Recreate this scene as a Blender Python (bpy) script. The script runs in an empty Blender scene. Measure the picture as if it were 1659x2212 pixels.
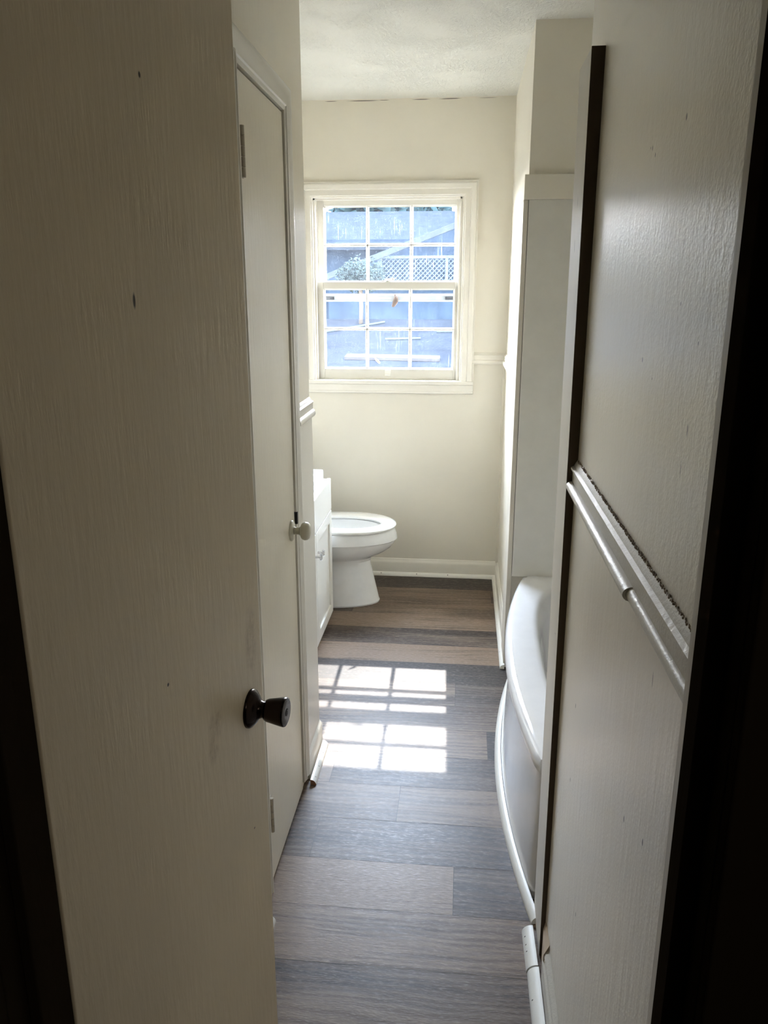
import bpy, math, random
from mathutils import Vector
random.seed(7)
S = bpy.context.scene
COL = S.collection
PI = math.pi

# ------------------------------------------------------------------ mesh helpers
class MB:
    def __init__(self): self.v = []; self.f = []
    def add(self, vs, fs):
        n = len(self.v); self.v += [tuple(p) for p in vs]; self.f += [tuple(i + n for i in f) for f in fs]
    def box(self, x0, x1, y0, y1, z0, z1):
        self.add([(x0,y0,z0),(x1,y0,z0),(x1,y1,z0),(x0,y1,z0),(x0,y0,z1),(x1,y0,z1),(x1,y1,z1),(x0,y1,z1)],
                 [(3,2,1,0),(4,5,6,7),(0,1,5,4),(1,2,6,5),(2,3,7,6),(3,0,4,7)])
    def hexa(self, p):      # eight corners in box order
        self.add(p, [(3,2,1,0),(4,5,6,7),(0,1,5,4),(1,2,6,5),(2,3,7,6),(3,0,4,7)])
    def loft(self, rings, closed=True, cap=True, loop=False):
        n = len(rings[0]); vs = [p for r in rings for p in r]; fs = []
        m = len(rings)
        for i in range(m if loop else m - 1):
            a = i * n; b = ((i + 1) % m) * n
            for j in range(n if closed else n - 1):
                k = (j + 1) % n
                fs.append((a + j, a + k, b + k, b + j))
        if cap and not loop:
            fs.append(tuple(reversed(range(n)))); fs.append(tuple(range((m - 1) * n, m * n)))
        self.add(vs, fs)
    def lathe(self, prof, origin, axis, n=40):   # prof: (distance along axis, radius)
        ax = Vector(axis).normalized(); t = Vector((0,0,1)) if abs(ax.z) < .9 else Vector((1,0,0))
        u = ax.cross(t).normalized(); w = ax.cross(u); o = Vector(origin)
        self.loft([[tuple(o + ax*d + (u*math.cos(2*PI*k/n) + w*math.sin(2*PI*k/n))*r) for k in range(n)] for d, r in prof])
    def extrude(self, prof, p0, p1, out, up=(0,0,1)):   # prof: (away from wall, up) swept p0 -> p1
        o = Vector(out); u = Vector(up)
        self.loft([[tuple(Vector(p) + o*a + u*b) for a, b in prof] for p in (p0, p1)])
    def tube(self, pts, r, n=12):
        rings = []
        for i, p in enumerate(pts):
            a = Vector(pts[max(0, i-1)]); b = Vector(pts[min(len(pts)-1, i+1)]); t = (b - a).normalized()
            s = Vector((0,0,1)) if abs(t.z) < .9 else Vector((1,0,0)); u = t.cross(s).normalized(); w = t.cross(u)
            rings.append([tuple(Vector(p) + (u*math.cos(2*PI*k/n) + w*math.sin(2*PI*k/n))*r) for k in range(n)])
        self.loft(rings)
    def build(self, name, m, parent=None, bevel=0, smooth=False, seg=2, origin=(0,0,0)):
        me = bpy.data.meshes.new(name)
        me.from_pydata([(x-origin[0], y-origin[1], z-origin[2]) for x, y, z in self.v], [], self.f)
        import bmesh
        bm = bmesh.new(); bm.from_mesh(me); bmesh.ops.recalc_face_normals(bm, faces=bm.faces); bm.to_mesh(me); bm.free()
        o = bpy.data.objects.new(name, me); COL.objects.link(o)
        if m: me.materials.append(m)
        if parent is not None: o.parent = parent
        else: o.location = origin
        if smooth is True:
            for p in me.polygons: p.use_smooth = True
        elif smooth:
            for p in me.polygons: p.use_smooth = True
            me.set_sharp_from_angle(angle=smooth)
        if bevel:
            b = o.modifiers.new('bevel', 'BEVEL'); b.width = bevel; b.segments = seg; b.limit_method = 'ANGLE'; b.angle_limit = math.radians(40)
            b.harden_normals = True
            for p in me.polygons: p.use_smooth = True
        return o

def tag(o, label, cat, group=None, kind=None):
    o['label'] = label; o['category'] = cat
    if group: o['group'] = group
    if kind: o['kind'] = kind
    return o
def struct(o, label, cat): return tag(o, label, cat, kind='structure')
def empty(name, loc=(0,0,0), rz=0):
    o = bpy.data.objects.new(name, None); COL.objects.link(o); o.location = loc; o.rotation_euler = (0,0,rz); o.empty_display_size = .05
    return o

# ------------------------------------------------------------------ material helpers
class NT:
    def __init__(self, name):
        self.m = bpy.data.materials.new(name); self.m.use_nodes = True
        self.t = self.m.node_tree; self.t.nodes.clear()
        self.out = self.n('ShaderNodeOutputMaterial')
    def n(self, typ, **kw):
        x = self.t.nodes.new(typ)
        for k, v in kw.items():
            if hasattr(x, k): setattr(x, k, v)
            else: x.inputs[k.replace('_', ' ')].default_value = v
        return x
    def l(self, a, b): self.t.links.new(a, b)
    def val(self, sock, x):
        if hasattr(x, 'is_linked'): self.l(x, sock)
        else: sock.default_value = x
    def math(self, op, a, b=0.0, c=None, clamp=False):
        x = self.n('ShaderNodeMath', operation=op); x.use_clamp = clamp
        self.val(x.inputs[0], a); self.val(x.inputs[1], b)
        if c is not None: self.val(x.inputs[2], c)
        return x.outputs[0]
    def vec(self, op, a, b):
        x = self.n('ShaderNodeVectorMath', operation=op); self.val(x.inputs[0], a); self.val(x.inputs[1], b)
        return x.outputs['Value'] if op in ('LENGTH','DISTANCE') else x.outputs[0]
    def mix(self, f, a, b):
        x = self.n('ShaderNodeMix', data_type='RGBA'); self.val(x.inputs[0], f); self.val(x.inputs[6], a); self.val(x.inputs[7], b)
        return x.outputs[2]
    def ramp(self, f, stops):
        x = self.n('ShaderNodeMapRange', clamp=True); self.val(x.inputs[0], f)
        for i, s in enumerate(stops): x.inputs[i+1].default_value = s
        return x.outputs[0]
    def noise(self, vec, scale, detail=3, rough=.5, dist=0):
        x = self.n('ShaderNodeTexNoise'); self.l(vec, x.inputs['Vector']); x.inputs['Scale'].default_value = scale
        x.inputs['Detail'].default_value = detail; x.inputs['Roughness'].default_value = rough; x.inputs['Distortion'].default_value = dist
        return x.outputs['Fac']
    def scl(self, vec, s):
        return self.vec('MULTIPLY', vec, s)
    def obj(self): return self.n('ShaderNodeTexCoord').outputs['Object']
def rgb(r, g, b): return (r, g, b, 1)

def ellipses(t, P, spots):      # worn marks: (centre, half sizes) in the object's own space
    acc = None
    for c, s in spots:
        d = t.vec('LENGTH', t.vec('MULTIPLY', t.vec('SUBTRACT', P, c), tuple(1/q for q in s)), (0,0,0))
        m = t.ramp(d, (1.0, .55, 0, 1)); acc = m if acc is None else t.math('MAXIMUM', acc, m)
    return acc

def paint(name, base, rough=.4, brush=None, bump=.15, bscale=90, blotch=.06, spots=(), smudges=(), spec=.5, peel=0.0):
    t = NT(name); P = t.obj()
    b = t.n('ShaderNodeBsdfPrincipled'); b.inputs['Roughness'].default_value = rough; b.inputs['Specular IOR Level'].default_value = spec
    n1 = t.noise(P, 2.3, 4, .6)
    c = t.mix(t.ramp(n1, (.35,.65,0,1)), rgb(*[q*(1-blotch) for q in base]), rgb(*base))
    if smudges:
        c = t.mix(t.math('MULTIPLY', ellipses(t, P, smudges), t.ramp(t.noise(P, 60, 4, .7), (.3,.7,0,.55))), c, rgb(base[0]*.45, base[1]*.38, base[2]*.3))
    if spots: c = t.mix(ellipses(t, P, spots), c, rgb(.03,.022,.016))
    t.l(c, b.inputs['Base Color'])
    if bump:
        v = P if brush is None else t.scl(P, brush)
        h = t.noise(v, bscale, 4, .6)
        if peel: h = t.math('ADD', h, t.math('MULTIPLY', t.noise(P, 190, 2, .5), peel))
        bp = t.n('ShaderNodeBump'); bp.inputs['Strength'].default_value = bump; bp.inputs['Distance'].default_value = .003
        t.l(h, bp.inputs['Height']); t.l(bp.outputs[0], b.inputs['Normal'])
        rr = t.ramp(n1, (.3,.7,rough*.9,min(1,rough*1.15))); t.l(rr, b.inputs['Roughness'])
    t.l(b.outputs[0], t.out.inputs[0])
    return t.m
def plain(name, base, rough=.4, metal=0, spec=.5, coat=0, ior=None, trans=0):
    t = NT(name); b = t.n('ShaderNodeBsdfPrincipled'); b.inputs['Base Color'].default_value = rgb(*base)
    b.inputs['Roughness'].default_value = rough; b.inputs['Metallic'].default_value = metal; b.inputs['Specular IOR Level'].default_value = spec
    b.inputs['Coat Weight'].default_value = coat; b.inputs['Coat Roughness'].default_value = .05; b.inputs['Transmission Weight'].default_value = trans
    P = t.obj(); n = t.noise(P, 14, 3, .6)
    c = t.mix(t.ramp(n, (.3,.7,0,1)), rgb(*[q*.94 for q in base]), rgb(*base)); t.l(c, b.inputs['Base Color'])
    t.l(b.outputs[0], t.out.inputs[0]); return t.m

CREAM = (.77, .73, .635); TRIM = (.80, .765, .68)
crack = [((-.68,4.18,2.437),(.035,.02,.0015)), ((-.52,4.18,2.4365),(.09,.02,.0020)), ((-.42,4.18,2.437),(.03,.02,.0012)), ((-.24,4.18,2.4365),(.05,.02,.0018)), ((-.10,4.18,2.437),(.06,.02,.0020)), ((.08,4.18,2.437),(.05,.02,.0010))]
M_wall = paint('wall_paint', CREAM, .5, bump=.06, bscale=120, spots=crack, blotch=.05)
rw = [((.23,y,z),(.02,.0028*k,.0042*k)) for y, z, k in ((.95,1.713,1.1),(1.108,1.708,.9),(1.089,1.697,.8),(.82,1.483,.6),(1.061,1.448,1.0),
      (1.359,.621,1.1),(.921,.859,1.0),(.823,.90,1.1),(1.12,1.71,.5),(.9,1.52,.6),(1.0,1.43,.5),(1.2,.45,.8))]
rw += [((.23,.826,1.395),(.02,.002,.008)), ((.23,.836,1.352),(.02,.0015,.011)), ((.23,.85,1.10),(.02,.0013,.012))]
M_right = paint('gloss_wall_paint', (.775,.725,.61), .325, brush=(1,1,.45), bump=.34, bscale=60, spots=rw, blotch=.05, peel=.6, spec=.9)
M_panel = paint('gloss_wainscot_paint', (.80,.75,.645), .325, brush=(1,1,.12), bump=.26, bscale=60, spots=[((.225,y,z),(.02,.003,.006)) for y, z in ((1.359,.621),(.921,.859),(.823,.9),(1.2,.45),(1.36,.78))]+[((.225,.85,1.10),(.02,.0013,.012))], blotch=.05, peel=.35, spec=.9)
nicks = [((.239,0,1.523),(.0035,.03,.010)), ((.289,0,1.753),(.003,.03,.004)), ((.245,0,1.065),(.003,.03,.003)), ((.496,0,.67),(.003,.03,.002))]
smud = [((.373,0,.935),(.03,.03,.03)), ((.361,0,.905),(.02,.03,.03)), ((.52,0,1.0),(.03,.03,.07))]
M_entry = paint('entry_door_paint', (.80,.70,.53), .40, brush=(1,1,.16), bump=.36, bscale=80, spots=nicks, smudges=smud, blotch=.10)
ck = [((-.474,1.746,1.951),(.02,.0012,.012)), ((-.474,1.922,1.962),(.02,.0012,.012)), ((-.474,2.051,1.958),(.02,.0012,.020)), ((-.474,2.14,1.80),(.02,.0015,.02)), ((-.474,1.80,.35),(.02,.003,.004))]
sm2 = [((-.474,1.822,1.443),(.02,.04,.05)), ((-.474,1.818,1.149),(.02,.03,.03)), ((-.474,2.05,.19),(.02,.04,.05)), ((-.474,1.9,1.62),(.02,.05,.05))]
M_closet = paint('closet_door_paint', (.81,.745,.60), .36, brush=(1,1,.16), bump=.25, bscale=80, spots=ck, smudges=sm2, blotch=.08)
M_trim = paint('trim_paint', TRIM, .33, bump=.10, bscale=140, blotch=.05)
nails = [((.187,y,.012),(.02,.0022,.0022)) for y in (1.60,1.575,1.555,1.42,1.30)] + [((x,4.155,.014),(.003,.03,.003)) for x in (-.434,-.234,-.06)] + [((-.44,y,.014),(.02,.0022,.0022)) for y in (2.2,2.26,2.34)] + [((.19,y,.012),(.02,.0022,.0022)) for y in (3.2,3.5,3.8)]
M_round = paint('quarter_round_paint', (.80,.78,.72), .32, bump=.06, bscale=120, spots=nails, blotch=.03)
M_window = paint('window_paint', (.80,.77,.70), .32, bump=.10, bscale=140, blotch=.05)
M_sash = paint('sash_paint', (.66,.635,.57), .35, bump=.10, bscale=140, blotch=.06)
M_dusty = paint('dusty_rail_paint', (.66,.63,.55), .42, bump=.35, bscale=120, blotch=.18, smudges=[((.235,1.1,1.214),(.02,.5,.006))])
M_dirt = plain('brown_dirt', (.27,.205,.135), .9)
M_board = paint('board_paint', (.66,.62,.54), .45, brush=(1,1,.1), bump=.2, bscale=60, spots=[((.207,1.64,1.62),(.02,.002,.016)),((.207,1.63,1.70),(.02,.0015,.012)),((.21,1.6,.82),(.02,.006,.001))], blotch=.1)
M_edge_shade = paint('painted_edge_shade', (.10,.075,.05), .6, brush=(1,1,.1), bump=.2, bscale=60, spec=.2)  # deep shade on the tub board's near face, put in as dark colour
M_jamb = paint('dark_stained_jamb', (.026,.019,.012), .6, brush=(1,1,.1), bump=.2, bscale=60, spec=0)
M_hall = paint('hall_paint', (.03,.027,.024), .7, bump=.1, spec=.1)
M_porc = plain('porcelain', (.88,.88,.865), .07, coat=.5)
M_seat = plain('toilet_seat_plastic', (.87,.865,.83), .16)
M_tub = plain('tub_acrylic', (.80,.80,.81), .07, coat=.3)
M_surr = plain('surround_panel', (.69,.68,.635), .33)
M_cab = paint('cabinet_paint', (.86,.845,.79), .35, bump=.03, blotch=.02)
M_sink = plain('sink_marble', (.66,.67,.71), .12, coat=.3)
M_hinge = plain('painted_hinge', (.50,.45,.35), .4)
M_bronze = plain('oiled_bronze', (.034,.026,.024), .20, metal=1.0)
M_face = plain('worn_bronze', (.15,.14,.14), .32, metal=1.0)
M_black = plain('black_slot', (.008,.007,.006), .6)
M_knob = plain('cream_knob', (.60,.57,.45), .3)
M_crystal = plain('clear_acrylic', (.93,.93,.94), .04, trans=.85)
M_metal = plain('bright_metal', (.75,.74,.72), .22, metal=1.0)
M_alum = plain('storm_aluminium', (.40,.42,.42), .4)
M_nest = plain('dried_mud', (.085,.045,.024), .95)
M_straw = plain('pale_husk', (.55,.46,.27), .9)
M_split = plain('split_wood', (.50,.40,.29), .7)
M_copper = plain('raw_wood_end', (.36,.19,.10), .6)

# ceiling: stomped texture
t = NT('ceiling_texture'); P = t.obj(); b = t.n('ShaderNodeBsdfPrincipled'); b.inputs['Base Color'].default_value = rgb(.80,.79,.73); b.inputs['Roughness'].default_value = .7
h = t.math('MULTIPLY', t.ramp(t.noise(t.scl(P,(1,.6,1)), 80, 5, .65, .5), (.42,.72,0,1)), t.ramp(t.noise(P, 5, 2), (.35,.6,.15,1)))
bp = t.n('ShaderNodeBump'); bp.inputs['Strength'].default_value = .6; bp.inputs['Distance'].default_value = .008
t.l(h, bp.inputs['Height']); t.l(bp.outputs[0], b.inputs['Normal']); t.l(b.outputs[0], t.out.inputs[0]); M_ceil = t.m

# floor: vinyl planks
t = NT('vinyl_planks'); P = t.obj(); at = t.n('ShaderNodeAttribute'); at.attribute_name = 'plank'; pid = at.outputs['Fac']
wn = t.n('ShaderNodeTexWhiteNoise', noise_dimensions='1D'); t.l(pid, wn.inputs['W']); r1 = wn.outputs['Value']
off = t.n('ShaderNodeCombineXYZ'); t.l(t.math('MULTIPLY', pid, 3.17), off.inputs[0]); t.l(t.math('MULTIPLY', pid, 1.73), off.inputs[1]); t.l(t.math('MULTIPLY', pid, .71), off.inputs[2])
Q = t.vec('ADD', P, off.outputs[0])
warp = t.n('ShaderNodeCombineXYZ'); t.l(t.math('MULTIPLY', t.math('SUBTRACT', t.noise(t.scl(Q,(2.2,7,1)), 1.0, 2), .5), .06), warp.inputs[1])
Qw = t.vec('ADD', Q, warp.outputs[0])
broad = t.noise(t.scl(Qw,(1.5,11,1)), 1.0, 4, .55)
mid = t.noise(t.scl(Qw,(4,50,1)), 1.0, 4, .6)
fine = t.noise(t.scl(Qw,(55,380,1)), 1.0, 3, .6)
wave = t.n('ShaderNodeTexWave', wave_type='BANDS', bands_direction='Y'); t.l(t.scl(Qw,(.8,9,1)), wave.inputs['Vector'])
wave.inputs['Scale'].default_value = 1.7; wave.inputs['Distortion'].default_value = 6; wave.inputs['Detail'].default_value = 2; wave.inputs['Detail Scale'].default_value = 1.2
g = t.math('ADD', t.math('MULTIPLY', broad, .68), t.math('ADD', t.math('MULTIPLY', mid, .22), t.math('MULTIPLY', wave.outputs['Fac'], .10)))
f = t.ramp(t.math('ADD', g, t.math('MULTIPLY', t.math('SUBTRACT', r1, .5), .26)), (.36,.61,0,1))
cr = t.n('ShaderNodeValToRGB'); t.l(f, cr.inputs[0]); e = cr.color_ramp.elements
e[0].position = 0; e[0].color = rgb(.024,.014,.009); e[1].position = 1; e[1].color = rgb(.168,.122,.088)
for p_, c_ in ((.35,(.058,.036,.024)),(.65,(.098,.067,.046))):
    q_ = e.new(p_); q_.color = rgb(*c_)
c = t.mix(t.ramp(fine, (.52,.72,0,.55)), cr.outputs[0], rgb(.30,.24,.20))
c = t.mix(t.ramp(fine, (.30,.42,.5,0)), c, rgb(.05,.036,.028))
hs = t.n('ShaderNodeHueSaturation'); t.l(c, hs.inputs['Color']); t.l(t.ramp(r1, (0,1,.85,1.15)), hs.inputs['Saturation']); t.l(t.ramp(r1,(0,1,.85,1.2)), hs.inputs['Value'])
b = t.n('ShaderNodeBsdfPrincipled'); t.l(hs.outputs[0], b.inputs['Base Color']); b.inputs['Specular IOR Level'].default_value = .33
t.l(t.ramp(fine, (.3,.7,.47,.36)), b.inputs['Roughness'])
bp = t.n('ShaderNodeBump'); bp.inputs['Strength'].default_value = .35; bp.inputs['Distance'].default_value = .0012
t.l(t.math('ADD', t.math('MULTIPLY', fine, .8), mid), bp.inputs['Height']); t.l(bp.outputs[0], b.inputs['Normal']); t.l(b.outputs[0], t.out.inputs[0]); M_floor = t.m

# dusty window glass: clear pane with a film of dust specks
def glass(name, film, specks, drip=0.0):
    t = NT(name); P = t.obj()
    tr = t.n('ShaderNodeBsdfTransparent'); gl = t.n('ShaderNodeBsdfGlossy'); gl.inputs['Roughness'].default_value = .05
    tl = t.n('ShaderNodeBsdfTranslucent'); tl.inputs['Color'].default_value = rgb(.80,.87,1)
    v = t.n('ShaderNodeTexVoronoi'); t.l(t.scl(P,(1,0,1)), v.inputs['Vector']); sepc = t.n('ShaderNodeSeparateColor'); t.l(v.outputs['Color'], sepc.inputs[0])
    v.inputs['Scale'].default_value = 420; sp = t.math('MULTIPLY', t.ramp(v.outputs['Distance'], (.12,.38,1,0)), t.math('MULTIPLY', t.ramp(t.noise(P, 26, 3, .7), (.34,.62,.25,1)), t.math('POWER', sepc.outputs[0], 2.0)))
    cl = t.ramp(t.noise(P, 9, 4, .6), (.3,.75,.6,1.4))
    m = t.math('ADD', t.math('MULTIPLY', cl, film), t.math('MULTIPLY', sp, specks))
    if drip:
        d = t.math('MULTIPLY', t.ramp(t.noise(t.scl(P,(140,1,7)), 1.0, 3, .6), (.60,.68,0,1)), t.ramp(t.noise(P, 4.5, 2), (.48,.62,0,1)))
        m = t.math('ADD', m, t.math('MULTIPLY', d, drip))
    x = t.n('ShaderNodeMixShader'); t.l(t.math('MINIMUM', m, .9), x.inputs[0]); t.l(tr.outputs[0], x.inputs[1]); t.l(tl.outputs[0], x.inputs[2])
    fr = t.n('ShaderNodeLayerWeight'); fr.inputs['Blend'].default_value = .5
    y = t.n('ShaderNodeMixShader'); t.l(t.math('ADD', t.math('MULTIPLY', t.math('POWER', fr.outputs['Facing'], 5.0), .5), .025), y.inputs[0]); t.l(x.outputs[0], y.inputs[1]); t.l(gl.outputs[0], y.inputs[2])
    t.l(y.outputs[0], t.out.inputs[0]); return t.m
M_glass = glass('dusty_glass', .0028, .070, .03)

# ------------------------------------------------------------------ dimensions
ZC = 2.443; YB = 4.18; XR = .230; XL = -.480; YW = .60

# ------------------------------------------------------------------ floor
mb = MB(); ids = []
row0 = 2.02; W = .1775; L = 1.22
fixed = {0: -.167, -1: -.398, -2: .009}
for k in range(-21, 13):
    y0 = row0 + k*W + .0006; y1 = row0 + (k+1)*W - .0006
    y1 = min(y1, 4.30)
    if y1 <= y0: continue
    j = fixed.get(k, random.uniform(.33, .9) if k % 2 else random.uniform(-1.3, -.62))
    x = j - 3*L
    n = 0
    while x < 1.3:
        a = max(x + .0006, -1.3); b_ = min(x + L - .0006, 1.3)
        if b_ > a:
            mb.add([(a,y0,0),(b_,y0,0),(b_,y1,0),(a,y1,0)], [(0,1,2,3)]); ids.append((k*7.31 + n*13.7) % 97 + 1)
        x += L; n += 1
sub = MB(); sub.box(-1.35,1.35,-1.75,4.36,-.08,-.0012)
mb.v += sub.v; n0 = len(mb.v) - 8; mb.f += [tuple(i + n0 for i in f_) for f_ in sub.f]; ids += [0]*6
fl = mb.build('floor', M_floor); struct(fl, 'grey brown wood look vinyl plank floor', 'floor')
a_ = fl.data.attributes.new('plank', 'FLOAT', 'FACE'); a_.data.foreach_set('value', ids)
if fl.data.polygons[0].normal.z < 0: fl.data.flip_normals()
fl.data.materials.append(M_black)
for p in fl.data.polygons[-6:]: p.material_index = 1

# ------------------------------------------------------------------ shell
mb = MB(); mb.box(-1.35,1.35,-1.75,4.36,ZC,ZC+.08); struct(mb.build('ceiling', M_ceil), 'white textured ceiling', 'ceiling')
WX0, WX1, WZ0, WZ1 = -.787, -.026, 1.092, 2.002        # window opening
mb = MB(); mb.box(-1.35,WX0,YB,4.35,-.02,ZC+.02); mb.box(WX1,1.35,YB,4.35,-.02,ZC+.02); mb.box(WX0,WX1,YB,4.35,-.02,WZ0); mb.box(WX0,WX1,YB,4.35,WZ1,ZC+.02)
struct(mb.build('wall_back', M_wall), 'cream back wall around the window', 'wall')
mb = MB(); mb.box(-1.35,XL,.5,1.712,-.02,ZC+.02); mb.box(-1.35,XL,2.145,2.428,-.02,ZC+.02); mb.box(-1.35,XL,1.712,2.145,1.985,ZC+.02); mb.box(-1.35,-.56,1.712,2.145,-.02,1.985)
struct(mb.build('wall_left', M_closet), 'cream left wall holding the narrow closet door', 'wall')
mb = MB(); mb.box(-1.35,-1.08,2.40,YB+.02,-.02,ZC+.02); struct(mb.build('wall_recess', M_wall), 'cream wall behind the vanity and toilet tank', 'wall')
mb = MB(); mb.box(XR,1.35,YW-.1,1.74,-.02,ZC+.02); struct(mb.build('wall_right', M_right), 'glossy cream wall beside the doorway at right', 'wall')
mb = MB(); mb.box(1.003,1.35,1.70,3.15,-.02,ZC+.02); struct(mb.build('wall_alcove', M_wall), 'cream wall at the back of the tub alcove', 'wall')
mb = MB(); mb.box(.216,1.35,3.10,YB+.02,-.02,ZC+.02); struct(mb.build('wall_stub', M_wall), 'cream wall between tub alcove and back wall', 'wall')
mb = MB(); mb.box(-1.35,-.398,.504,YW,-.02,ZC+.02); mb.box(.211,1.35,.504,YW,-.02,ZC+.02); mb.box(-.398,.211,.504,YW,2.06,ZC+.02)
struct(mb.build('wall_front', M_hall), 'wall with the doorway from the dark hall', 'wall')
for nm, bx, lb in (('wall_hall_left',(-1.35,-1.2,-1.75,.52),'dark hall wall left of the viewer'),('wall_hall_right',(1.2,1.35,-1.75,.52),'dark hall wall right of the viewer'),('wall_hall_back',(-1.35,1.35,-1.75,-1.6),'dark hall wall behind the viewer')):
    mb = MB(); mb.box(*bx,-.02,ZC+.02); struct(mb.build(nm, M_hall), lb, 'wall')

# doorway frame: dark jambs, cream bathroom-side casing
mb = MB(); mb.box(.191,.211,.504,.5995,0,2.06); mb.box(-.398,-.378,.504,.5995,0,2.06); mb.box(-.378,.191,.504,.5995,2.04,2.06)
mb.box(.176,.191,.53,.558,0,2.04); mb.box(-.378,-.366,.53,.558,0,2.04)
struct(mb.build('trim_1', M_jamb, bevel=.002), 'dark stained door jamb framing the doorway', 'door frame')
mb = MB(); mb.box(.191,XR+.02,YW,.619,0,2.1)
struct(mb.build('trim_2', M_board, bevel=.003), 'worn cream casing edge at right of the doorway', 'door casing')
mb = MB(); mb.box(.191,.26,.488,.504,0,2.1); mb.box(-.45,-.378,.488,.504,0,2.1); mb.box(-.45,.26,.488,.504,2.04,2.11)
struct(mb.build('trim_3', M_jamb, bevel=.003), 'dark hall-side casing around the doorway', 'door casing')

# ------------------------------------------------------------------ mouldings
BASE = [(0,0),(.014,0),(.014,.072),(.011,.080),(.006,.086),(.004,.094),(0,.096)]
def qr_prof(r=.019): return [(0,0)] + [(r*math.sin(a), r*math.cos(a)) for a in [PI/2*(1-i/8) for i in range(9)]]
RAIL = [(0,0),(.010,0)] + [(.011+.0085*math.sin(a), .011-.011*math.cos(a)) for a in [PI*i/8 for i in range(1,8)]] + [(.011,.023),(.011,.040),(.013,.043),(.013,.047),(.007,.050),(.004,.056),(0,.060)]
def trim(name, prof, p0, p1, out, m, label, cat, qr=None, qend=None, qout=.014):
    mb = MB(); mb.extrude(prof, p0, p1, out); o = mb.build(name, m, smooth=math.radians(35)); struct(o, label, cat)
    if qr:
        mb = MB(); ov = Vector(out)*qout
        mb.extrude(qr_prof(), tuple(Vector(qr[0])+ov), tuple(Vector(qr[1])+ov), out); q = mb.build('quarter_round', M_round, o, smooth=math.radians(35))
    return o
trim('baseboard_back', BASE, (-1.08,YB,0), (.216,YB,0), (0,-1,0), M_trim, 'cream baseboard under the window wall', 'baseboard', ((-1.08,YB,0),(.20,YB,0)))
trim('baseboard_right', BASE, (.216,YB,0), (.216,3.26,0), (-1,0,0), M_trim, 'short cream baseboard between back wall and tub', 'baseboard', ((.212,YB,0),(.212,3.06,0)), qout=.008)
o = trim('baseboard_left', BASE, (-.478,2.43,0), (-.478,2.205,0), (1,0,0), M_trim, 'short cream baseboard right of the closet door', 'baseboard', ((-.476,2.41,0),(-.476,2.175,0)), qout=.018)
mb = MB(); mb.extrude(qr_prof(.0186), (-.458,2.1745,.0002), (-.458,2.1752,.0002), (1,0,0)); mb.build('raw_end', M_copper, o)['label'] = 'bare brown wood end of the quarter round'
trim('baseboard_entry', BASE, (XL,.75,0), (XL,1.62,0), (1,0,0), M_trim, 'cream baseboard behind the open entry door', 'baseboard', ((-.475,.75,0),(-.475,1.60,0)), qout=.020)
# right wall baseboard: chipped far end, quarter round lying loose in two pieces
o = trim('baseboard_near', [(0,0),(.017,0),(.017,.062),(.0125,.068),(.0125,.074),(.014,.078),(.011,.086),(.005,.092),(.003,.098),(0,.100)], (XR,.62,.0), (XR,1.475,.0), (-1,0,0), M_dusty, 'worn cream baseboard on the right wall with a broken end', 'baseboard')
o.scale = (1,1,1.12)
mb = MB(); mb.hexa([(.2145,1.47,0),(.230,1.47,0),(.230,1.553,0),(.222,1.553,0),(.2145,1.47,.080),(.230,1.47,.112),(.230,1.553,.108),(.222,1.553,.075)]); mb.build('broken_end', M_split, o)['label'] = 'bare splintered tan end of the baseboard'
for p0, p1 in (((.2065,1.628,0),(.2090,1.507,0)), ((.2105,1.503,0),(.2145,.64,0))):
    mb = MB(); mb.extrude([(a*1.25, b) for a, b in qr_prof(.021)], p0, p1, (-1,0,0)); mb.build('quarter_round', M_round, o, smooth=math.radians(35))

# chair rails
trim('trim_4', RAIL, (.02,YB,1.178), (.216,YB,1.178), (0,-1,0), M_trim, 'cream chair rail between window and corner', 'chair rail')
trim('trim_5', RAIL, (.216,YB,1.178), (.216,3.255,1.178), (-1,0,0), M_trim, 'cream chair rail from the back corner to the tub', 'chair rail')
o = trim('trim_6', RAIL, (XL,2.199,1.160), (XL,2.428,1.160), (1,0,0), M_trim, 'stub of chair rail right of the closet door', 'chair rail')
FLAT = [(0,0),(.008,0),(.009,.004),(.009,.040),(.013,.043),(.013,.047),(.007,.050),(.004,.056),(0,.062)]
mb = MB(); mb.extrude(FLAT, (XR,.61,1.152), (XR,1.556,1.152), (-1,0,0)); o = mb.build('trim_7', M_dusty, smooth=math.radians(35)); struct(o, 'dusty chair rail running along the right wall', 'chair rail')
bead = lambda r: [(.009 + r*math.sin(a)*1.25, .009 - r*math.cos(a)) for a in [PI*i/10 for i in range(11)]]
mb = MB(); mb.extrude([(a, b) for a, b in bead(.010)], (XR,.962,1.152), (XR,1.552,1.152), (-1,0,0)); mb.build('bead', M_dusty, o, smooth=math.radians(50))
mb = MB(); mb.extrude([(.009 + .0075*math.sin(a), .009 - .009*math.cos(a)) for a in [PI*i/10 for i in range(11)]], (XR,.61,1.152), (XR,.962,1.152), (-1,0,0)); mb.build('bead', M_dusty, o, smooth=math.radians(50))
mb = MB()
for i in range(620):
    y = random.uniform(.7, 1.54) if random.random() < .5 else random.gauss(1.1,.18)
    y = min(max(y, .66), 1.54); r = random.uniform(.00025,.00055); z = 1.2145 + random.random()*.0016; x = XR - random.uniform(.0,.004)
    mb.box(x-r,x+r,y-r*2,y+r*2,z-r-.0015,z+r)
q = mb.build('dirt_crust', M_dirt, o); q['kind'] = 'stuff'; q['label'] = 'brown crust of dirt along the top of the chair rail'

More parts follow.
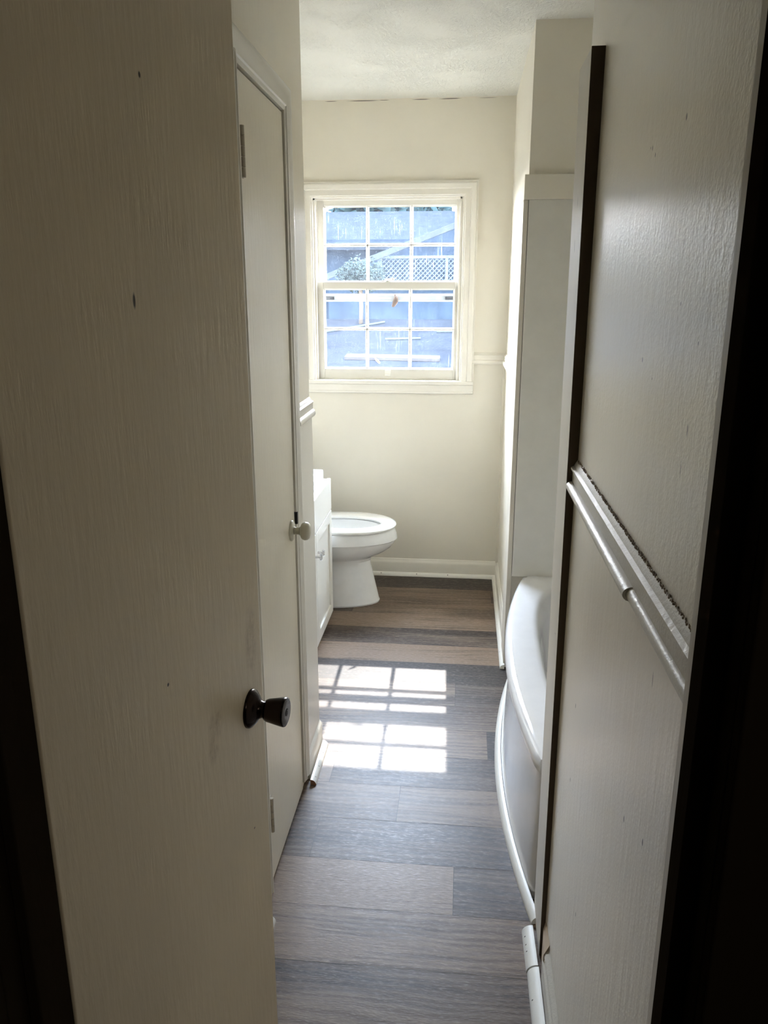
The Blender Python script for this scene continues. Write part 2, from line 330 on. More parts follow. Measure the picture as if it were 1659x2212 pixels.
# wainscot panels below the rails
mb = MB(); mb.box(XL-.01,-.4725,2.20,2.4285,0,1.160); struct(mb.build('trim_8', M_trim, bevel=.002), 'flat cream wainscot strip right of the closet door', 'wainscot')
mb = MB(); mb.box(XR-.003,XR+.02,.615,1.60,.0,1.153); struct(mb.build('trim_9', M_panel), 'glossy cream wainscot below the right chair rail', 'wainscot')
mb = MB(); mb.box(.202,.22,YB-.013,YB,.09,1.178); struct(mb.build('trim_10', M_wall, bevel=.002), 'thin corner strip below the rail in the back corner', 'corner trim')

# ------------------------------------------------------------------ closet door and casing
root = empty('door_2', (-.474,1.712,0)); struct(root, 'narrow cream closet door with a round cream knob in left wall', 'door')
mb = MB(); mb.box(-.510,-.474,1.717,2.1355,.012,1.9725); mb.build('door_panel', M_closet, root, bevel=.002, origin=(-.474,1.712,0))
OC = (-.474,1.712,0)
for z0, z1 in ((1.765,1.866),(.165,.268)):
    mb = MB()
    for i in range(5):
        h = (z1-z0)/5; mb.lathe([(0,.0),(.0005,.0052),(h-.0012,.0052),(h-.0007,.0)], (-.4685,1.7285,z0+i*h), (0,0,1), 16)
    mb.box(-.4745,-.4722,1.7285,1.742,z0,z1)
    mb.build('hinge', M_hinge, root, origin=OC, smooth=math.radians(40))
mb = MB(); mb.lathe([(0,0),(0,.030),(.003,.030),(.006,.027),(.008,.012),(.009,.0105),(.024,.0105),(.027,.014),(.030,.021),(.034,.0245),(.040,.0262),(.047,.025),(.052,.021),(.0545,.013),(.0555,.004),(.0555,0)], (-.474,2.088,.885), (1,0,0))
kb = mb.build('door_knob', M_knob, root, origin=OC, smooth=math.radians(60))
mb = MB(); mb.lathe([(0,0),(0,.0108),(.0015,.0108),(.0015,0)], (-.466,2.088,.885), (1,0,0), 24); mb.lathe([(0,0),(0,.0125),(.0012,.0125),(.0012,0)], (-.449,2.088,.885), (1,0,0), 24); mb.build('collar', M_black, kb, origin=OC)
mb = MB(); mb.box(-.482,-.4665,2.1385,2.147,.89,.925); mb.build('strike_plate', M_black, root, origin=OC)
CAS = [(0,0),(0,.010),(.004,.012),(.010,.012),(.013,.015),(.018,.015),(.021,.012),(.036,.0145),(.048,.0185),(.056,.018),(.060,.016),(.064,.012),(.064,0)]
def casing(mb, pts, prof, out):       # pts: (corner, mitre direction)
    o = Vector(out); mb.loft([[tuple(Vector(p) + Vector(d)*u + o*v) for u, v in prof] for p, d in pts])
mb = MB(); casing(mb, [((XL,2.142,.03),(0,1,0)),((XL,2.142,1.978),(0,1,1)),((XL,1.715,1.978),(0,-1,1)),((XL,1.715,0),(0,-1,0))], CAS, (1,0,0))
struct(mb.build('trim_11', M_trim, smooth=math.radians(28)), 'moulded cream casing around the closet door', 'door casing')

# ------------------------------------------------------------------ open entry door
A = math.atan2(.560,.057)       # direction from hinge to free edge
root = empty('door_1', (-.378,.602,0), A); struct(root, 'open cream entry door with dark bronze knob in the foreground', 'door')
# local frame: x along the door, -y is the visible face
mb = MB(); mb.box(0,.563,0,.035,.012,2.032); mb.build('door_panel', M_entry, root, bevel=.0025)
kx, kz = .503, .889
mb = MB(); mb.lathe([(0,0),(0,.0315),(.003,.0315),(.0055,.030),(.012,.022),(.015,.0165),(.018,.0145),(.022,.0130),(.030,.0130)], (kx,0,kz), (0,-1,0)); mb.v = mb.v[:]
kb = mb.build('door_knob', M_bronze, root, smooth=math.radians(50)); kb['label'] = 'dark oiled bronze door knob'
mb = MB(); mb.lathe([(.024,0),(.025,.0125),(.0265,.0165),(.031,.0185),(.043,.0208),(.055,.0232),(.0585,.0236),(.0605,.0229),(.0612,.0210),(.0605,.0175),(.0602,0)], (kx,0,kz), (0,-1,0)); mb.build('grip', M_bronze, kb, smooth=math.radians(50))
mb = MB(); mb.lathe([(.0598,0),(.0598,.0210),(.0610,.0200),(.0612,.009),(.0612,0)], (kx,0,kz), (0,-1,0)); mb.build('end_plate', M_face, kb, smooth=math.radians(50))
mb = MB(); mb.lathe([(.0608,0),(.0608,.0063),(.0616,.0061),(.0618,0)], (kx,0,kz), (0,-1,0), 24); mb.build('lock_ring', M_black, kb)
mb = MB(); mb.lathe([(.0616,0),(.0616,.0042),(.0625,.0039),(.0625,0)], (kx,0,kz), (0,-1,0), 20); mb.box(kx-.0008,kx+.0008,-.0632,-.062,kz-.0032,kz+.0032); mb.build('lock_button', M_face, kb)
for z in (.25, 1.05, 1.80):
    mb = MB()
    for i in range(5): mb.lathe([(0,0),(.0005,.0055),(.0188,.0055),(.0193,0)], (-.001,.039,z-.05+i*.02), (0,0,1), 16)
    mb.build('hinge', M_hinge, root, smooth=math.radians(40))

# ------------------------------------------------------------------ window
root = empty('window_1', (-.406,YB,1.09)); struct(root, 'double hung window with twelve dusty panes and white casing', 'window')
OW = (-.406,YB,1.09)
PW = [(0,0),(0,.012),(.003,.014),(.008,.014),(.010,.018),(.018,.0185),(.036,.015),(.040,.022),(.050,.024),(.058,.026),(.064,.024),(.066,.016),(.074,.018),(.074,0)]
mb = MB(); casing(mb, [((WX0+.004,YB,1.09),(-1,0,0)),((WX0+.004,YB,WZ1-.006),(-1,0,1)),((WX1-.002+.004,YB,WZ1-.006),(1,0,1)),((WX1+.002,YB,1.09),(1,0,0))], PW, (0,-1,0))
mb.build('window_frame', M_window, root, smooth=math.radians(25), origin=OW)
mb = MB(); mb.box(WX0-.012,WX0+.003,YB+.002,4.349,WZ0,WZ1); mb.box(WX1-.003,WX1+.012,YB+.002,4.349,WZ0,WZ1); mb.box(WX0,WX1,YB+.002,4.349,WZ1-.004,WZ1+.01)
for x in (WX0+.003, WX1-.015): mb.box(x,x+.012,YB+.002,YB+.014,WZ0,WZ1); mb.box(x,x+.010,4.238,4.246,WZ0,WZ1)
mb.box(WX0,WX1,YB+.002,YB+.014,WZ1-.016,WZ1); mb.build('inner_stop', M_window, root, bevel=.0015, origin=OW)
mb = MB(); mb.box(-.862,.051,YB-.024,YB+.001,1.070,1.090); mb.box(WX0-.01,WX1+.01,YB-.001,4.349,1.070,1.091); mb.build('window_sill', M_window, root, bevel=.003, origin=OW)
mb = MB(); mb.box(-.862,.050,YB-.016,YB,1.022,1.070); mb.box(-.862,.050,YB-.019,YB,1.024,1.036); mb.build('apron', M_window, root, bevel=.003, origin=OW)
def sash(name, y0, y1, zb, zg0, zmu, zg1, zt):
    gx0, gx1 = -.741, -.059; w = .0085
    mb = MB(); mb.box(WX0+.005,gx0,y0,y1,zb,zt); mb.box(gx1,WX1-.004,y0,y1,zb,zt); mb.box(gx0,gx1,y0,y1,zb,zg0); mb.box(gx0,gx1,y0,y1,zg1,zt)
    o = mb.build(name, M_sash, root, bevel=.002, origin=OW)
    mb = MB()
    for k in (1,2):
        x = gx0 + (gx1-gx0)*k/3; prof = [(-w,.5),(-w*.3,.0),(w*.3,.0),(w,.5),(w*.8,.8),(-w*.8,.8)]
        mb.loft([[(x+a, y0+.002+b_*(y1-y0-.004), z) for a, b_ in prof] for z in (zg0, zg1)])
    prof = [(-w,.5),(-w*.3,.0),(w*.3,.0),(w,.5),(w*.8,.8),(-w*.8,.8)]
    mb.loft([[(x, y0+.002+b_*(y1-y0-.004), zmu+a) for a, b_ in prof] for x in (gx0, gx1)])
    # putty ledges round each pane
    for x, z, s in ((gx0,0,1),(gx1,0,-1)): mb.loft([[(x,y0+.010,z_),(x+s*.007,y0+.016,z_),(x+s*.007,y1-.006,z_),(x,y1-.006,z_)] for z_ in (zg0,zg1)])
    for z, s in ((zg0,1),(zg1,-1)): mb.loft([[(x_,y0+.010,z),(x_,y0+.016,z+s*.007),(x_,y1-.006,z+s*.007),(x_,y1-.006,z)] for x_ in (gx0,gx1)])
    mb.build('muntins', M_sash, o, smooth=math.radians(20), origin=OW)
    mb = MB(); ym = y0 + .6*(y1-y0); mb.box(gx0-.004,gx1+.004,ym,ym+.003,zg0-.004,zg1+.004); mb.build('glass', M_glass, o, origin=OW)
    return o
up = sash('upper_sash', 4.247, 4.279, 1.558, 1.592, 1.775, 1.966, WZ1-.005)
lo = sash('lower_sash', 4.203, 4.236, 1.0915, 1.146, 1.353, 1.557, 1.592)
mb = MB(); mb.lathe([(0,0),(0,.018),(.006,.017),(.009,.011),(.009,0)], (-.405,4.222,1.592), (0,0,1), 24); mb.tube([(-.42,4.222,1.598),(-.405,4.218,1.602),(-.39,4.214,1.603),(-.375,4.212,1.602)], .0042); mb.box(-.44,-.40,4.212,4.236,1.592,1.597)
for k in range(1): mb.lathe([(0,0),(.001,.006),(.006,.0075),(.010,.006),(.0115,0)], (-.378,4.212,1.600), (0,0,1), 16)
mb.build('sash_lock', M_metal, lo, smooth=math.radians(40), origin=OW)
mb = MB(); mb.box(-.419,-.386,4.2005,4.2035,1.112,1.141); mb.box(-.417,-.388,4.192,4.2035,1.112,1.119); mb.build('sash_lift', M_window, lo, bevel=.002, origin=OW)
# storm window outside
mb = MB(); mb.box(WX0,WX0+.022,4.300,4.318,1.092,WZ1); mb.box(WX1-.022,WX1,4.300,4.318,1.092,WZ1); mb.box(WX0,WX1,4.302,4.318,1.975,WZ1); mb.box(WX0,WX1,4.302,4.318,1.092,1.118)
mb.box(WX0+.022,WX1-.022,4.296,4.318,1.492,1.500); mb.box(WX0+.022,WX1-.022,4.300,4.318,1.500,1.520); mb.box(WX0+.022,WX1-.022,4.296,4.318,1.520,1.532)
st = mb.build('storm_frame', M_alum, root, bevel=.001, origin=OW)
for x0, x1 in ((-.752,-.700),(-.108,-.056)):
    mb = MB(); mb.box(x0,x1,4.291,4.300,1.502,1.518); mb.box(x0+.008,x1-.008,4.286,4.292,1.505,1.514); mb.build('latch', M_black, st, bevel=.001, origin=OW)

# mud nests on the window
def lump(name, pts, rad, m, label, cat):
    mb = MB(); rings = []; n = 14
    for i, (p, r) in enumerate(zip(pts, rad)):
        rings.append([(p[0] + r*math.cos(2*PI*k/n)*(1+random.uniform(-.18,.18)), p[1] + r*.6*math.sin(2*PI*k/n)*(1+random.uniform(-.18,.18)), p[2] + random.uniform(-.0012,.0012)) for k in range(n)])
    mb.loft(rings); o = mb.build(name, m, smooth=True, origin=pts[0]); return tag(o, label, cat)
lump('insect_nest', [(-.373,4.2905,1.533),(-.374,4.290,1.526),(-.368,4.289,1.516),(-.369,4.288,1.504),(-.372,4.288,1.492),(-.376,4.288,1.480),(-.381,4.2885,1.470),(-.384,4.289,1.464)], [.002,.003,.008,.0135,.0145,.013,.010,.003], M_nest, 'brown papery insect nest hanging from the storm window bar', 'insect nest')
lump('insect_husk', [(-.475,4.232,1.205),(-.470,4.231,1.197),(-.462,4.231,1.188),(-.455,4.231,1.180),(-.450,4.232,1.172)], [.002,.006,.009,.008,.003], M_straw, 'pale straw coloured insect husk stuck low on the middle pane', 'insect husk')

# ------------------------------------------------------------------ toilet
OT = (-.68,3.775,0); root = empty('toilet', OT); tag(root, 'white elongated toilet with the seat down beside the vanity', 'toilet')
CY = 3.775
def egg(tip, back, hw, z, n=64, pw=2.0, cy=CY, cxf=.52):
    cx = back + (tip-back)*cxf; pts = []
    for k in range(n):
        a = 2*PI*k/n; c, s = math.cos(a), math.sin(a)
        if c >= 0: x = cx + (tip-cx)*abs(c)**(2/pw); y = hw*math.copysign(abs(s)**(2/pw), s)
        else: x = cx - (cx-back)*abs(c)**(2/3.2); y = hw*math.copysign(abs(s)**(2/2.6), s)
        pts.append((x, cy+y, z))
    return pts
mb = MB(); R = [(-.404,-.98,.128,0),(-.402,-.98,.130,.008),(-.407,-.98,.128,.02),(-.420,-.98,.120,.08),(-.436,-.98,.111,.15),(-.447,-.98,.106,.20),(-.450,-.98,.106,.224),
     (-.443,-.98,.112,.240),(-.420,-.98,.128,.255),(-.380,-.98,.152,.273),(-.345,-.98,.171,.298),(-.327,-.98,.182,.322),(-.3205,-.98,.187,.338),(-.3125,-.98,.1915,.344),(-.312,-.98,.192,.347),(-.318,-.98,.189,.375),(-.325,-.98,.187,.395),(-.331,-.98,.183,.401)]
rings = [egg(*r[:3], r[3]) for r in R]
rings += [egg(-.375,-.80,.145,.402), egg(-.40,-.78,.122,.398), egg(-.405,-.775,.118,.375), egg(-.42,-.77,.110,.33), egg(-.47,-.74,.085,.27), egg(-.53,-.70,.05,.22), egg(-.57,-.66,.02,.205)]
mb.loft(rings); mb.build('bowl', M_porc, root, smooth=math.radians(24), origin=OT)
mb = MB()
O = [egg(-.328,-.80,.184,.403), egg(-.322,-.80,.188,.406), egg(-.318,-.80,.190,.413), egg(-.321,-.80,.188,.419), egg(-.332,-.80,.180,.4225)]
I = [egg(-.385,-.76,.122,.4225), egg(-.393,-.755,.114,.419), egg(-.397,-.752,.110,.412), egg(-.394,-.754,.113,.404)]
mb.loft(O + I, loop=True); mb.build('seat', M_seat, root, smooth=math.radians(50), origin=OT)
mb = MB(); pts = egg(-.02,-.46,.186,0, cy=0)
mb.loft([[(-.845 - h_ - .10*0 - .02*(p[0]+.46), CY + p[1], .42 + (p[0]+.46)) for p in pts] for h_ in (0,.016)]); mb.build('seat_cover', M_seat, root, smooth=math.radians(40), origin=OT)
mb = MB(); mb.loft([[(x0,CY+s*w_,z) for x0, s, w_ in ((-1.07,-1,hw),(-1.07+d,-1,hw),(-1.07+d,1,hw),(-1.07,1,hw))] for z, hw, d in ((.40,.20,.16),(.43,.21,.175),(.74,.225,.19))]); mb.build('tank', M_porc, root, bevel=.02, seg=4, origin=OT)
mb = MB(); mb.box(-1.076,-.872,CY-.235,CY+.235,.741,.775); mb.build('tank_lid', M_porc, root, bevel=.010, seg=3, origin=OT)
mb = MB(); mb.lathe([(0,0),(0,.012),(.012,.010),(.012,0)], (-.88,CY+.15,.69), (1,0,0), 20); mb.tube([(-.867,CY+.15,.69),(-.862,CY+.11,.686),(-.862,CY+.07,.682)], .005); mb.build('flush_lever', M_metal, root, smooth=math.radians(40), origin=OT)

# ------------------------------------------------------------------ vanity and sink
OV = (-.85,3.15,0); root = empty('vanity_cabinet', OV); tag(root, 'white painted vanity cabinet in front of the toilet', 'vanity')
vx = -.622; vb = -1.058; vy0, vy1 = 2.75, 3.552; vt = .694
mb = MB(); mb.box(vb,vx,vy0,vy1,0,vt); mb.build('body', M_cab, root, bevel=.002, origin=OV)
mb = MB(); mb.box(vx-.004,vx+.014,vy0+.004,vy1-.004,.5485,vt+.004); mb.build('apron_panel', M_cab, root, bevel=.003, origin=OV)
ym = (vy0+vy1)/2
for y0, y1, ky in ((vy0+.006,ym-.002,ym-.030),(ym+.002,vy1-.006,ym+.030)):
    mb = MB(); x0, x1 = vx, vx+.014; z0, z1 = .030, .545; fw = .052
    mb.box(x0,x1,y0,y0+fw,z0,z1); mb.box(x0,x1,y1-fw,y1,z0,z1); mb.box(x0,x1,y0+fw,y1-fw,z0,z0+fw); mb.box(x0,x1,y0+fw,y1-fw,z1-fw,z1); mb.box(x0,x0+.006,y0+fw-.002,y1-fw+.002,z0+fw-.002,z1-fw+.002)
    d = mb.build('door', M_cab, root, bevel=.002, origin=OV)
    mb = MB(); mb.lathe([(0,0),(0,.006),(.004,.005),(.016,.0048),(.019,.009),(.022,.0145),(.026,.0150),(.030,.012),(.031,0)], (vx+.014,ky,.452), (1,0,0), 8); k = mb.build('knob', M_crystal, d, smooth=math.radians(20), origin=OV); k['label'] = 'clear faceted knob'
    mb = MB(); mb.lathe([(0,0),(0,.0025),(.031,.0025),(.0315,0)], (vx+.014,ky,.452), (1,0,0), 10); mb.build('screw', M_metal, k, origin=OV)
OS = (-.85,3.15,.694); root = empty('sink', OS); tag(root, 'white sink top with shallow basin on the vanity', 'sink')
sx0, sx1, sy0, sy1 = -1.058, -.640, vy0, vy1-.012; z0, z1 = .6985, .742
N = 192; out = []; inn = []
def rect_loop(cx, cy, ax, ay, n, z, pw):
    r = []
    for k in range(n):
        a = 2*PI*(k+.5)/n; c, s = math.cos(a), math.sin(a)
        r.append((cx + ax*math.copysign(abs(c)**(2/pw), c), cy + ay*math.copysign(abs(s)**(2/pw), s), z))
    return r
cx, cy = (sx0+sx1)/2, (sy0+sy1)/2; ax, ay = (sx1-sx0)/2, (sy1-sy0)/2
mb = MB(); mb.loft([rect_loop(cx,cy,ax,ay,N,z0,70), rect_loop(cx,cy,ax,ay,N,z1-.005,70), rect_loop(cx,cy,ax-.002,ay-.002,N,z1-.001,70), rect_loop(cx,cy,ax-.006,ay-.006,N,z1,70),
    rect_loop(cx+.034,cy,ax-.050,ay-.036,N,z1,18), rect_loop(cx+.034,cy,ax-.056,ay-.042,N,z1-.006,14), rect_loop(cx+.02,cy,ax-.075,ay-.085,N,z1-.030,6), rect_loop(cx+.02,cy,ax-.11,ay-.13,N,z1-.038,4), rect_loop(cx+.02,cy,.03,.03,N,z1-.041,2)])
mb.build('basin', M_sink, root, smooth=math.radians(40), origin=OS)
mb = MB(); mb.lathe([(0,0),(0,.024),(.004,.022),(.02,.014),(.07,.012),(.075,0)], (-1.025,cy,z1), (0,0,1), 24); mb.tube([(-1.025,cy,z1+.06),(-1.0,cy,z1+.075),(-.95,cy,z1+.07),(-.93,cy,z1+.055)], .009); mb.build('faucet', M_metal, root, smooth=math.radians(40), origin=OS)

# ------------------------------------------------------------------ tub alcove
def bow(y): return 1 - ((y-2.30)/.70)**2
XF = .238
OB = (.6,2.4,0); root = empty('bathtub', OB); tag(root, 'white bow front bathtub in the alcove at right', 'bathtub')
y0t, y1t = 1.742, 3.076; cx, cy = .64, 2.409
def outer(inset, z, extra=0):
    pts = []
    x0, x1 = XF+inset, .968
    ax0, ax1, ay = cx-x0, x1-cx, (y1t-y0t)/2
    for k in range(240):
        a = 2*PI*(k+.5)/240; c, s = math.cos(a), math.sin(a); ax = ax1 if c > 0 else ax0
        q = 1/max(abs(c)/ax, abs(s)/ay); x, y = cx+c*q, cy+s*q
        if c < 0: x -= .080*bow(y)*min(1, (cx-x)/ax0)
        pts.append((x, y, z))
    return pts
def inner(ax, ay, z, k_=1.0):
    pts = []
    for k in range(240):
        a = 2*PI*(k+.5)/240; c, s = math.cos(a), math.sin(a)
        x = cx + .02 + ax*(.76 if c > 0 else 1)*math.copysign(abs(c)**(2/4.5), c); y = cy + ay*math.copysign(abs(s)**(2/4.5), s)
        if c < 0: x -= .058*k_*max(0,bow(y))*min(1, (cx-x)/ax*.9+.1)
        pts.append((x, y, z))
    return pts
mb = MB()
mb.loft([outer(.030,.372), outer(.001,.378), outer(-.001,.390), outer(.002,.402), outer(.010,.412), outer(.024,.416), inner(.352,.615,.416), inner(.340,.603,.412), inner(.330,.593,.400), inner(.315,.575,.34), inner(.295,.545,.22), inner(.27,.51,.12), inner(.22,.45,.085), inner(.10,.25,.08)], cap=False)
n = len(mb.v); mb.f.append(tuple(range(n-240, n)))
mb.build('basin', M_tub, root, smooth=math.radians(40), origin=OB)
mb = MB(); mb.loft([outer(.0,.0), outer(.030,.374)], cap=False); mb.build('apron', M_tub, root, smooth=math.radians(40), origin=OB)
# curved quarter round at the foot of the tub
mb = MB(); rings = []
for i in range(49):
    y = 1.66 + (3.06-1.66)*i/48; x = XF + .0005 - .080*bow(y); dx = -.080*(-2*(y-2.30)/.49); tn = Vector((dx,1,0)).normalized(); nn = Vector((-tn.y, tn.x, 0))
    rings.append([(x + nn.x*a, y + nn.y*a, b_) for a, b_ in qr_prof(.020)])
mb.loft(rings); struct(mb.build('trim_12', M_round, smooth=math.radians(40)), 'curved white quarter round at the foot of the tub', 'quarter round')
# surround panels and trim boards
mb = MB(); mb.box(.218,1.0,3.078,3.10,.41,1.86); mb.box(.978,1.0,1.74,3.08,.41,1.86); struct(mb.build('trim_13', M_surr, bevel=.002), 'smooth grey white tub surround panels', 'tub surround')
mb = MB(); mb.box(.199,1.0,3.068,3.0995,1.860,1.944); mb.box(.199,.2155,3.0995,3.255,1.860,1.944); struct(mb.build('trim_14', M_wall, bevel=.002), 'cream board capping the tub surround', 'trim board')
mb = MB(); mb.box(.199,.2165,3.078,3.255,0,1.859); struct(mb.build('trim_15', M_board, bevel=.0015), 'upright cream board at the far edge of the tub surround', 'trim board')
mb = MB(); mb.hexa([(.217,1.56,0),(.234,1.56,0),(.234,1.705,0),(.217,1.705,0),(.206,1.56,1.945),(.231,1.56,1.945),(.231,1.705,1.945),(.206,1.705,1.945)])
bd = mb.build('trim_16', M_board, bevel=.001); struct(bd, 'upright worn cream board at the near edge of the tub', 'trim board')
mb = MB(); mb.hexa([(.2172,1.557,.002),(.234,1.557,.002),(.234,1.561,.002),(.2172,1.561,.002),(.2062,1.557,1.9455),(.231,1.557,1.9455),(.231,1.561,1.9455),(.2062,1.561,1.9455)]); mb.build('edge_shade', M_edge_shade, bd)['label'] = 'near face of the board with its shade painted dark brown'

# ------------------------------------------------------------------ outdoors
def dim(name, c, rough=.9, sc=3.0, var=.35):
    t = NT(name); P = t.obj(); b = t.n('ShaderNodeBsdfDiffuse')
    n = t.noise(P, sc, 6, .7); cc = t.mix(t.ramp(n, (.3,.7,0,1)), rgb(*[q*(1-var) for q in c]), rgb(*[q*(1+var) for q in c])); t.l(cc, b.inputs['Color']); t.l(b.outputs[0], t.out.inputs[0]); return t.m
K = .43
M_grd = dim('asphalt', (.0125*K,.0150*K,.0195*K), .9, 2.0, .2)
M_nroof = dim('slate_roofing', (.0130*K,.0165*K,.0215*K), .8, 4.0, .25)
M_nwall = dim('dark_blue_siding', (.012*K,.019*K,.030*K), .8, 3.0, .25)
M_latt = dim('grey_lattice', (.034*K,.045*K,.057*K), .7, 5.0, .1)
M_rake = dim('rake_paint', (.0225*K,.0280*K,.0345*K), .7, 5.0, .1)
M_leaf = dim('dark_leaves', (.011*K,.021*K,.023*K), .7, 1.5, .5)
M_leaf2 = dim('light_leaves', (.021*K,.029*K,.028*K), .7, 3, .4)
M_bark = dim('bark', (.03,.026,.022), .9, 6, .3)
M_plank = dim('pale_plank', (.0135,.0130,.0140), .7, 3, .1)
mb = MB(); mb.hexa([(-14,4.36,-.5),(14,4.36,-.5),(14,16,.9),(-14,16,.9),(-14,4.36,-.30),(14,4.36,-.30),(14,16,1.05),(-14,16,1.05)]); mb.box(-14,14,15.9,45,-.3,-.1)
struct(mb.build('ground', M_grd), 'dark asphalt yard rising outside the window', 'ground')
OH = (-1.5,19,-.1); root = empty('neighbour_house', OH); tag(root, 'neighbouring house with lattice porch seen through the window', 'house')
mb = MB(); mb.box(-9,7,19,27,-.1,2.75); mb.build('wall', M_nwall, root, origin=OH)
mb = MB(); mb.hexa([(-9.5,18.6,2.50),(7.5,18.6,2.50),(7.5,23.5,3.68),(-9.5,23.5,3.68),(-9.5,18.6,2.60),(7.5,18.6,2.60),(7.5,23.5,3.78),(-9.5,23.5,3.78)]); mb.hexa([(-9.5,23.5,3.68),(7.5,23.5,3.68),(7.5,28,2.5),(-9.5,28,2.5),(-9.5,23.5,3.78),(7.5,23.5,3.78),(7.5,28,2.6),(-9.5,28,2.6)]); mb.build('roof', M_nroof, root, origin=OH)
# gabled porch in front
gy = 17.6
def zr(x): return 1.53 + gy*(.0819 + (x/gy + .0143)*.374)
mb = MB(); mb.add([(-3.0,gy+.05,1.0),(3.2,gy+.05,1.0),(3.2,gy+.05,3.0),(2.4,gy+.05,zr(2.4)),(-3.0,gy+.05,zr(-3.0)),(-3.0,gy+1.3,1.0),(3.2,gy+1.3,1.0),(3.2,gy+1.3,3.0),(2.4,gy+1.3,zr(2.4)),(-3.0,gy+1.3,zr(-3.0))], [(0,1,2,3,4),(9,8,7,6,5),(0,5,6,1),(1,6,7,2),(2,7,8,3),(3,8,9,4),(4,9,5,0)]); mb.build('porch', M_nwall, root, origin=OH)
mb = MB(); mb.hexa([(-3.6,gy-.3,zr(-3.6)-.13),(2.6,gy-.3,zr(2.6)-.13),(2.6,gy-.26,zr(2.6)-.13),(-3.6,gy-.26,zr(-3.6)-.13),(-3.6,gy-.3,zr(-3.6)),(2.6,gy-.3,zr(2.6)),(2.6,gy-.26,zr(2.6)),(-3.6,gy-.26,zr(-3.6))]); mb.build('rake_board', M_rake, root, bevel=.01, origin=OH)
mb = MB(); z0, z1 = 1.66, 2.26; x0, x1 = -1.80, 1.6; step = .098; yl = gy - .12
k = x0 - (z1-z0)
while k < x1:
    for s in (1,-1):
        a0, a1 = (k, k+(z1-z0)) ; za, zb = (z0, z1) if s > 0 else (z1, z0)
        lo_, hi_ = max(a0,x0), min(a1,x1)
        if hi_ > lo_:
            f0, f1 = (lo_-a0)/(a1-a0), (hi_-a0)/(a1-a0); q0, q1 = za+(zb-za)*f0, za+(zb-za)*f1; d_ = .0135
            yy = yl if s > 0 else yl+.02
            mb.hexa([(lo_,yy,q0-d_),(hi_,yy,q1-d_),(hi_,yy+.012,q1-d_),(lo_,yy+.012,q0-d_),(lo_,yy,q0+d_),(hi_,yy,q1+d_),(hi_,yy+.012,q1+d_),(lo_,yy+.012,q0+d_)])
    k += step
for b_ in ((x0-.10,x0,z0,z1+.06),(x0,x1,z1,z1+.06),(-.45,-.39,z0,z1)): mb.box(b_[0],b_[1],yl-.02,yl+.04,b_[2],b_[3])
mb.build('lattice', M_latt, root, origin=OH)
def tree(name, x, y, z, h, r, m, n, label, cat, group=None, leaf=.16, mid=.58, half=.42):
    root = empty(name, (x,y,z)); tag(root, label, cat, group)
    mb = MB(); mb.tube([(0,0,0),(.05*h/5,0,h*.3),(-.03*h/5,.05,h*.6),(0,0,h*.8)], .03*h)
    mb.build('trunk' if h > 2 else 'stem', M_bark, root, smooth=True)
    mb = MB()
    for i in range(n):
        a, u = random.uniform(0,2*PI), random.uniform(-1,1); q = random.random()**.4; s = math.sqrt(1-u*u)
        c = Vector((r*q*s*math.cos(a), r*q*s*math.sin(a), h*mid + h*half*q*u*(1 + .35*math.sin(3*a+1)))); t1 = Vector((random.uniform(-1,1),random.uniform(-1,1),random.uniform(-1,1))).normalized(); t2 = t1.orthogonal().normalized(); L_ = leaf*random.uniform(.6,1.4)
        mb.add([c - t1*L_, c + t2*L_*.5, c + t1*L_, c - t2*L_*.5], [(0,1,2,3)])
    mb.build('foliage', m, root)
for i, (x, y, h, r, lb) in enumerate(((-10.4,36,9.2,2.9,'leftmost dark tree beyond the neighbouring roof'),(-3.4,36,9.6,2.9,'dark tree beyond the roof behind the middle panes'),(3.6,36,9.0,2.9,'dark tree beyond the roof at the right edge of the window'))):
    tree('tree', x, y, -.1, h*.72, r, M_leaf, 3600, lb, 'tree', 'trees beyond the roof', .34)
tree('shrub', -2.0, 15.4, .93, 1.28, .50, M_leaf2, 2600, 'pale leafy shrub left of the lattice porch', 'shrub', leaf=.03, mid=.74, half=.22)
def gz(y): return -.30 + (y-4.36)*(1.35/11.64)
mb = MB(); mb.hexa([(-1.80,11.9,gz(11.9)),(-.36,11.8,gz(11.8)),(-.36,12.05,gz(12.05)),(-1.80,12.15,gz(12.15)),(-1.80,11.9,gz(11.9)+.05),(-.36,11.8,gz(11.8)+.05),(-.36,12.05,gz(12.05)+.05),(-1.80,12.15,gz(12.15)+.05)])
tag(mb.build('plank', M_plank, origin=(-1.08,12,gz(12)), bevel=.01), 'pale plank lying across the asphalt yard outside', 'plank')
for i, (x0, x1, y, lb) in enumerate(((-2.6,-1.55,14.2,'slanted pale pole lying at the left of the yard'),(-1.35,-.75,13.6,'short pale pole lying in the middle of the yard'),(-.5,.4,14.4,'long thin pole lying at the right of the yard'))):
    y2 = y + (1.3 if i == 0 else .1); mb = MB(); mb.tube([(x0,y,gz(y)+.02),(x1,y2,gz(y2)+.02)], .02); tag(mb.build('pole', M_latt, smooth=math.radians(40), origin=(x0,y,gz(y))), lb, 'pole', 'poles lying in the yard')

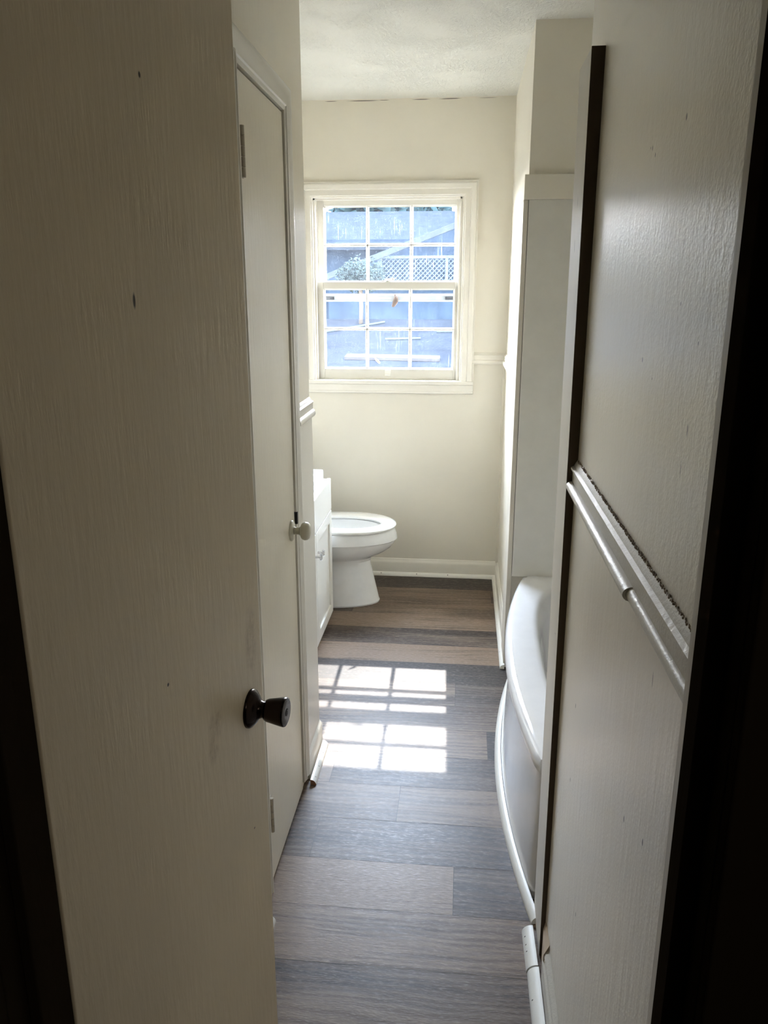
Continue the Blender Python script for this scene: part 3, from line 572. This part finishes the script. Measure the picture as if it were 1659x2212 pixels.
# ------------------------------------------------------------------ light
w = bpy.data.worlds.new('sky'); S.world = w; w.use_nodes = True; nt = w.node_tree; nt.nodes.clear()
tc = nt.nodes.new('ShaderNodeTexCoord'); sp = nt.nodes.new('ShaderNodeSeparateXYZ'); nt.links.new(tc.outputs['Generated'], sp.inputs[0])
mr = nt.nodes.new('ShaderNodeValToRGB'); nt.links.new(sp.outputs[2], mr.inputs[0])
mr.color_ramp.elements[0].position = 0; mr.color_ramp.elements[0].color = (1,.99,.97,1); mr.color_ramp.elements[1].position = .55; mr.color_ramp.elements[1].color = (.66,.795,1,1)
bg = nt.nodes.new('ShaderNodeBackground'); nt.links.new(mr.outputs[0], bg.inputs[0]); bg.inputs[1].default_value = 88
ow = nt.nodes.new('ShaderNodeOutputWorld'); nt.links.new(bg.outputs[0], ow.inputs[0])
sd = bpy.data.lights.new('sun', 'SUN'); sd.energy = 8; sd.angle = math.radians(.4); sd.color = (1,.96,.90)
so = bpy.data.objects.new('sun', sd); COL.objects.link(so); so.location = (0,8,6)
so.rotation_euler = Vector((-.02,1,.97)).to_track_quat('Z','Y').to_euler()
hd = bpy.data.lights.new('door_fill_light', 'POINT'); hd.energy = 6; hd.shadow_soft_size = .12; hd.color = (1,.9,.72)  # fill lamp added out of view to brighten the entry door
ho = bpy.data.objects.new('door_fill_light', hd); COL.objects.link(ho); ho.location = (.78,-.75,2.1)
pd = bpy.data.lights.new('window_portal', 'AREA'); pd.shape = 'RECTANGLE'; pd.size = .78; pd.size_y = .93; pd.cycles.is_portal = True
po = bpy.data.objects.new('window_portal', pd); COL.objects.link(po); po.location = (-.406,4.352,1.547); po.rotation_euler = (math.radians(-90),0,0)

# ------------------------------------------------------------------ camera and view
cd = bpy.data.cameras.new('camera'); cam = bpy.data.objects.new('camera', cd); COL.objects.link(cam); S.camera = cam
cd.sensor_fit = 'VERTICAL'; cd.sensor_height = 36; cd.lens = 36*1694.4/2212; cd.clip_start = .02
cam.location = (0,0,1.53); cam.rotation_euler = (math.radians(90-15.519), 0, math.radians(5.749))
S.view_settings.view_transform = 'Standard'; S.view_settings.look = 'None'; S.view_settings.exposure = .22; S.view_settings.gamma = 1; S.view_settings.use_curve_mapping = False
S.cycles.max_bounces = 9; S.cycles.diffuse_bounces = 6; S.cycles.glossy_bounces = 4; S.cycles.transparent_max_bounces = 12; S.cycles.sample_clamp_indirect = 12
